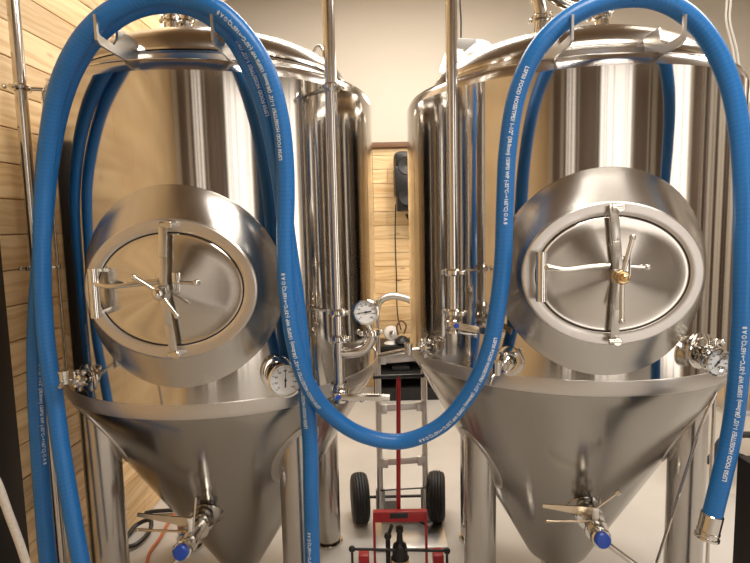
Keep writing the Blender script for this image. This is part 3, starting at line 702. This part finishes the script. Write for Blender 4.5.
p = J(388, 545); MB().tube([V((p.x, p.y, .02)), V((p.x, p.y, p.z+.04))], .012, 12).ball(V((p.x, p.y, p.z+.045)), .018).tube([V((p.x, p.y, p.z+.04)), V((p.x+.02, p.y, p.z+.10))], .009, 12).build('pump_lever', 'black', t)
# floor debris by truck
tag(MB().box(onfloor(391, 512)+V((0, 0, .05)), (.09, .12, .10), bev=.004).build('grey_case', 'grey'), 'small ribbed grey box on the floor behind the red jack', 'box')
p = onfloor(414, 535); tag(MB().tube(spline([p+V((-.1, .06, .05)), p+V((.0, .08, .05)), p+V((.08, .02, .03))], .01), .006, 10).build('cable', 'black'), 'short black rod lying on the hand truck toe plate', 'rod')

# black equipment case with stuff on it
EY = onfloor(400, 401).y+.13
x0 = P(374, 380, EY).x; x1 = P(445, 380, EY).x; zt2 = P(400, 343, EY).z
t = thing('equipment_rack', 'black open equipment rack on the floor in the gap between tanks', 'rack', ((x0+x1)/2, EY, 0))
zs = P(400, 404, EY).z; zs = max(zs, .0)
MB().box(((x0+x1)/2, EY+.05, zt2-.015), (x1-x0, .36, .03), bev=.004).build('top_board', 'black', t)
MB().box(((x0+x1)/2, EY+.2, zt2/2), (x1-x0, .03, zt2-.03), bev=.002).build('back_panel', 'black', t)
for xx in (x0+.01, x1-.01): MB().box((xx, EY+.05, zt2/2-.015), (.02, .34, zt2-.03), bev=.002).build('side_panel', 'black', t)
MB().box(((x0+x1)/2, EY+.03, zt2*.52), (x1-x0-.04, .32, .02)).build('shelf', 'black', t)
MB().box(((x0+x1)/2, EY+.04, .06), (x1-x0-.04, .32, .12)).build('plinth', 'black', t)
p = P(401, 376, EY-.1)
tag(MB().box(V((p.x, EY-.0, zt2*.52+.01+.02)), (.16, .2, .04), bev=.006).build('flat_box', 'black'), 'small flat black box on the shelf of the black rack', 'box')
def up_from(px, py): return P(px, py, EY)
p = up_from(391, 334)
t = thing('round_fan', 'small white round fan on top of the black rack', 'fan', (p.x, EY, zt2))
MB().lathe([(.045, -.03), (.06, -.025), (.07, 0), (.066, .02), (.045, .03), (.02, .035), (0, .036)], (p.x, EY, zt2+.10), (.2, -1, .1), 32).build('housing', 'white', t)
MB().lathe([(.07, 0), (.06, .012), (.02, .03), (.02, .06)], (p.x, EY, zt2)).build('stand', 'white', t)
MB().lathe([(0, 0), (.03, 0), (.025, .02), (0, .024)], V((p.x, EY, zt2+.10))+V((.2, -1, .1)).normalized()*.034, (.2, -1, .1), 24).build('hub', 'polish', t)
p = up_from(402, 338)
tag(MB().lathe([(.05, 0), (.075, .02), (.06, .05), (.03, .075), (0, .085)], (p.x, EY-.05, zt2), (0, 0, 1), 24).build('black_pouch', 'black'), 'dark rounded bag on the black rack beside the fan', 'bag')
EP = EY
tag(MB().tube(spline([V((P(376, 345, EP).x, EP, zt2)), P(376, 318, EP), P(379, 302, EP), P(390, 296, EP), P(402, 297, EP), P(413, 302, EP), P(420, 318, EP), V((P(421, 330, EP).x, EP, zt2))], .02), .035, 20).build('flexible_duct', 'alu'), 'bent silver duct arching in front of the back wall', 'duct')
tag(MB().beam(P(381, 299, EP-.045), P(376, 309, EP-.045), .02, .012).build('green_clip', plain('green_clip', (.12, .2, .06), .5)), 'small greenish clip leaning at the left of the silver duct', 'clip')
tag(MB().tube(spline([P(398, 335, 4.7), P(397, 326, 4.7), P(401, 321, 4.7), P(406, 325, 4.7), P(404, 334, 4.7)], .01), .008, 10).build('coiled_cord', 'trim'), 'brown coiled cord above the black rack', 'cord')
# a low steel shelf in the gap
p0 = P(376, 361, 2.75); 
t = thing('pipe_rail', 'short steel tube rail joining low between the tanks', 'pipe', p0)
MB().tube([P(372, 357, 2.7), P(432, 345, 2.55)], .012, 14).build('tube', 'pipe', t)

# wall speaker on the back wall
t = thing('wall_speaker', 'black speaker on a bracket high on the pine back wall', 'speaker', P(402, 182, BY-.2))
c = P(406.5, 182, BY-.22); h = (P(404, 151, BY-.22)-P(404, 213, BY-.22)).length
mb = MB(); mb.box(c, (.24, .24, h*.5), bev=.03).box(c+V((0, 0, h*.32)), (.235, .235, h*.34), Matrix.Rotation(.1, 3, 'X'), .05).box(c-V((0, 0, h*.3)), (.20, .22, h*.35), bev=.02); mb.build('cabinet', 'black', t)
for dz in (.14, -.14): MB().lathe([(0, 0), (.07, 0), (.085, .006), (.08, .012), (0, .002)], c+V((0, -.118, dz)), (0, -1, 0), 28, cap=False).build('driver', 'black', t)
MB().beam(c+V((0, .1, -.30)), V((c.x+.1, BY-.06, c.z-.48)), .02, .02).beam(V((c.x+.08, BY-.04, c.z-.1)), V((c.x+.08, BY-.04, c.z-.5)), .03, .02).build('bracket', 'black', t)
tag(MB().tube(spline([c+V((-.1, .14, -.2)), V((c.x-.11, BY-.055, c.z-.5)), V((c.x-.105, BY-.05, c.z-.9)), V((c.x-.10, BY-.05, c.z-1.3)), P(401, 330, BY-.06)], .03), .006, 8).build('speaker_cable', 'rubber'), 'thin dark cable hanging down the pine back wall from the speaker', 'cable')
# pendant lamp above the right tank
LY = 3.9
t = thing('pendant_lamp', 'grey hanging lamp glowing above the left shoulder of the right tank', 'lamp', P(460, 60, LY))
hc = P(463, 47, LY)
MB().tube(spline([P(461, 38, LY), P(461, 20, LY), P(460, 0, LY), V((P(460, 0, LY).x, LY, CZ))], .03), .006, 8).build('cord', 'black', t)
MB().box(hc, (.14, .14, .075), Matrix.Rotation(.2, 3, 'Z'), .008).build('housing', 'grey', t)
MB().lathe([(.05, .05), (.09, .03), (.17, -.06), (.175, -.07), (.165, -.065), (.08, .02)], hc+V((.11, .05, 0)), (0, 0, 1), 32).build('side_cover', 'grey', t)
MB().lathe([(.05, .0), (.07, -.02), (.105, -.12), (.10, -.125), (0, -.127)], hc+V((-.06, -.02, -.035)), (0, 0, 1), 32).build('lamp_shade', 'lamp', t)

# left foreground post, fitting and rope
a = P(4, 480, 1.25)
LX = P(23, 480, 1.98).x
struct(MB().box((LX-.06, 1.88, 1.0), (.12, .20, 2.0), bev=.003).build('trim_6', 'post'))
zc = P(10, 310, 1.74).z; t = thing('pipe_clamp', 'steel clamp fitting on the dark post at the far left', 'fitting', (LX-.05, 1.73, zc))
MB().cyl((LX-.14, 1.73, zc), (LX-.02, 1.73, zc+.004), .012).build('tube', 'polish', t)
clamp(MB(), (LX-.028, 1.73, zc), (1, 0, 0), .011, (0, -1, .3)).cyl((LX-.015, 1.73, zc), (LX+.02, 1.70, zc+.01), .009).build('clamp', 'polish', t)
tag(MB().tube(spline([P(-30, 440, 1.3), P(-5, 478, 1.3), P(8, 512, 1.3), P(22, 550, 1.3), P(34, 590, 1.3)], .01), .010, 14).build('braided_tube', 'rope'), 'pale braided tube crossing the bottom left corner', 'tube')
# right foreground post
rx_ = P(747, 500, 1.5).x
struct(MB().box((rx_+.06, 1.5, .47), (.12, .1, .94), bev=.003).build('trim_7', 'post'))
# floor cables left
def cable(name, mat_, pts, r, lab): tag(MB().tube(spline([onfloor(a, b, z) for a, b, z in pts], .02), r, 8).build(name, mat_), lab, 'cable')
cable('floor_cable', 'black', [(118, 548, .02), (135, 545, .02), (150, 530, .03), (150, 520, .05), (138, 524, .03), (124, 540, .02), (105, 560, .02)], .012, 'black cable looped on the floor behind the left tank leg')
cable('floor_cable', 'orange', [(146, 570, .012), (150, 552, .012), (160, 538, .02), (170, 520, .02), (185, 500, .02)], .008, 'orange cable on the floor left of the blue-capped valve')
cable('floor_cable', 'rubber', [(120, 530, .02), (132, 518, .03), (150, 512, .02), (175, 510, .02)], .012, 'second black cable running flat under the left tank cone')

# right side background
t = thing('thin_tube', 'thin steel tube slanting down from the right tank port', 'tube', P(715, 395, 1.7))
MB().tube([P(716, 392, 1.62), P(700, 428, 1.60), P(655, 568, 1.55)], .0045, 10).build('tube', 'pipe', t)
for k, (px, r) in enumerate(((712, .009), (721, .008))):
    p = P(px, 250, 2.25); tag(MB().cyl((p.x, p.y, 0), (p.x, p.y, 2.2), r).build('conduit', 'pipe'), ['slim steel conduit close to the right edge of the right tank', 'outer slim steel conduit between right tank and hose'][k], 'pipe')
wl = [P(727, 0, 2.6), P(726, 20, 2.6), P(733, 50, 2.6), P(738, 90, 2.6)]
tag(MB().tube(spline([V((wl[0].x, wl[0].y, CZ))]+wl, .02), .004, 8).build('hanging_wire', 'white'), 'thin pale wire hanging at the upper right, left one of the pair', 'wire')
tag(MB().tube(spline([V((wl[0].x+.02, wl[0].y, CZ))]+[w+V((.018, 0, 0)) for w in wl], .02), .004, 8).build('hanging_wire', 'white'), 'thin pale wire hanging at the upper right, right one of the pair', 'wire')
wx = P(749, 96, 3.4)
tag(MB().box((wx.x+.16, 3.4, wx.z), (.34, .2, .09), bev=.01).beam((wx.x+.2, 3.4, wx.z), (wx.x+.2, 3.4, CZ), .012, .012).build('hanging_fixture', 'white'), 'white fixture hanging at the extreme upper right edge', 'light fixture')
# workbench behind right
bx = P(735, 405, 3.2)
t = thing('steel_bench', 'steel bench frame standing behind the hose at the right edge', 'bench', (bx.x+.3, 3.2, 0))
zb3 = bx.z
MB().box((bx.x+.35, 3.3, zb3), (1.0, .5, .035), bev=.004).build('bench_top', 'alu', t)
MB().box((bx.x+.35, 3.3, zb3+.25), (1.0, .5, .03), bev=.004).build('upper_shelf', 'alu', t)
for sx in (-.13, .83):
    for yy in (3.08, 3.52): MB().beam((bx.x+sx, yy, 0), (bx.x+sx, yy, zb3+.25), .03, .03).build('bench_leg', 'alu', t)
t = thing('floor_hose', 'black hose curling above the floor at the right edge', 'hose', onfloor(735, 450))
MB().tube(spline([P(706, 462, 2.9), P(713, 456, 2.9), P(722, 440, 2.9), P(738, 435, 2.9), P(765, 438, 2.9), P(790, 460, 2.9)], .02), .018, 14).tube(spline([P(724, 452, 2.95), P(740, 456, 2.95), P(770, 470, 2.95)], .02), .016, 14).build('tube', 'rubber', t)
MB().beam(onfloor(735, 455)*1+V((.3, .1, 0)), V((onfloor(735, 455).x+.3, onfloor(735, 455).y+.1, .5)), .03, .03).build('support', 'rubber', t)

# ------------------------------------------------------------------ light
def area(name, loc, rot, sx, sy, e, col):
    l = bpy.data.lights.new(name, 'AREA'); l.shape = 'RECTANGLE'; l.size = sx; l.size_y = sy; l.energy = e; l.color = col
    o = bpy.data.objects.new(name, l); COL.objects.link(o); o.location = loc; o.rotation_euler = rot; return o
l = bpy.data.lights.new('pendant_bulb', 'POINT'); l.energy = 38; l.color = (1, .90, .76); l.shadow_soft_size = .1
o = bpy.data.objects.new('pendant_bulb', l); COL.objects.link(o); o.location = P(440, 66, LY+.1)
area('right_pane_fill', (RX-.12, -.8, 1.7), (0, math.radians(90), 0), 3.0, 1.35, 16, (1, .96, .92))  # added fill from the right, set at an invented pane
area('front_pane_fill', (1.78, FY+.14, 1.7), (math.radians(90), 0, 0), 1.5, 3.0, 15, (1, .96, .92))  # added fill from behind the camera, set at an invented pane
area('aisle_fill', (1.0, .4, CZ-.08), (0, 0, 0), 1.6, .6, 80, (1, .94, .86))  # added overhead fill for the aisle, at an invented panel
area('rear_fill', (.1, 3.7, CZ-.08), (0, 0, 0), 2.4, .6, 95, (1, .94, .86))  # added overhead fill that brightens the back and left walls
area('right_ceiling_fill', (2.8, 2.4, CZ-.08), (0, 0, 0), 1.2, 1.2, 75, (1, .95, .88))  # added overhead fill for the right of the room
w = bpy.data.worlds.new('world'); scene.world = w; w.use_nodes = True
w.node_tree.nodes['Background'].inputs[0].default_value = (.9, .8, .65, 1); w.node_tree.nodes['Background'].inputs[1].default_value = .25

# ------------------------------------------------------------------ camera
cd = bpy.data.cameras.new('camera'); cd.sensor_fit = 'HORIZONTAL'; cd.sensor_width = 36; cd.lens = F/750*36; cd.clip_start = .05
co = bpy.data.objects.new('camera', cd); COL.objects.link(co)
co.matrix_world = Matrix((( cr.x, cu.x, -fw.x, CAM.x), (cr.y, cu.y, -fw.y, CAM.y), (cr.z, cu.z, -fw.z, CAM.z), (0, 0, 0, 1)))
scene.camera = co
vs_ = scene.view_settings; vs_.view_transform = 'Standard'; vs_.look = 'None'; vs_.exposure = -0.3; vs_.gamma = 1; vs_.use_curve_mapping = False
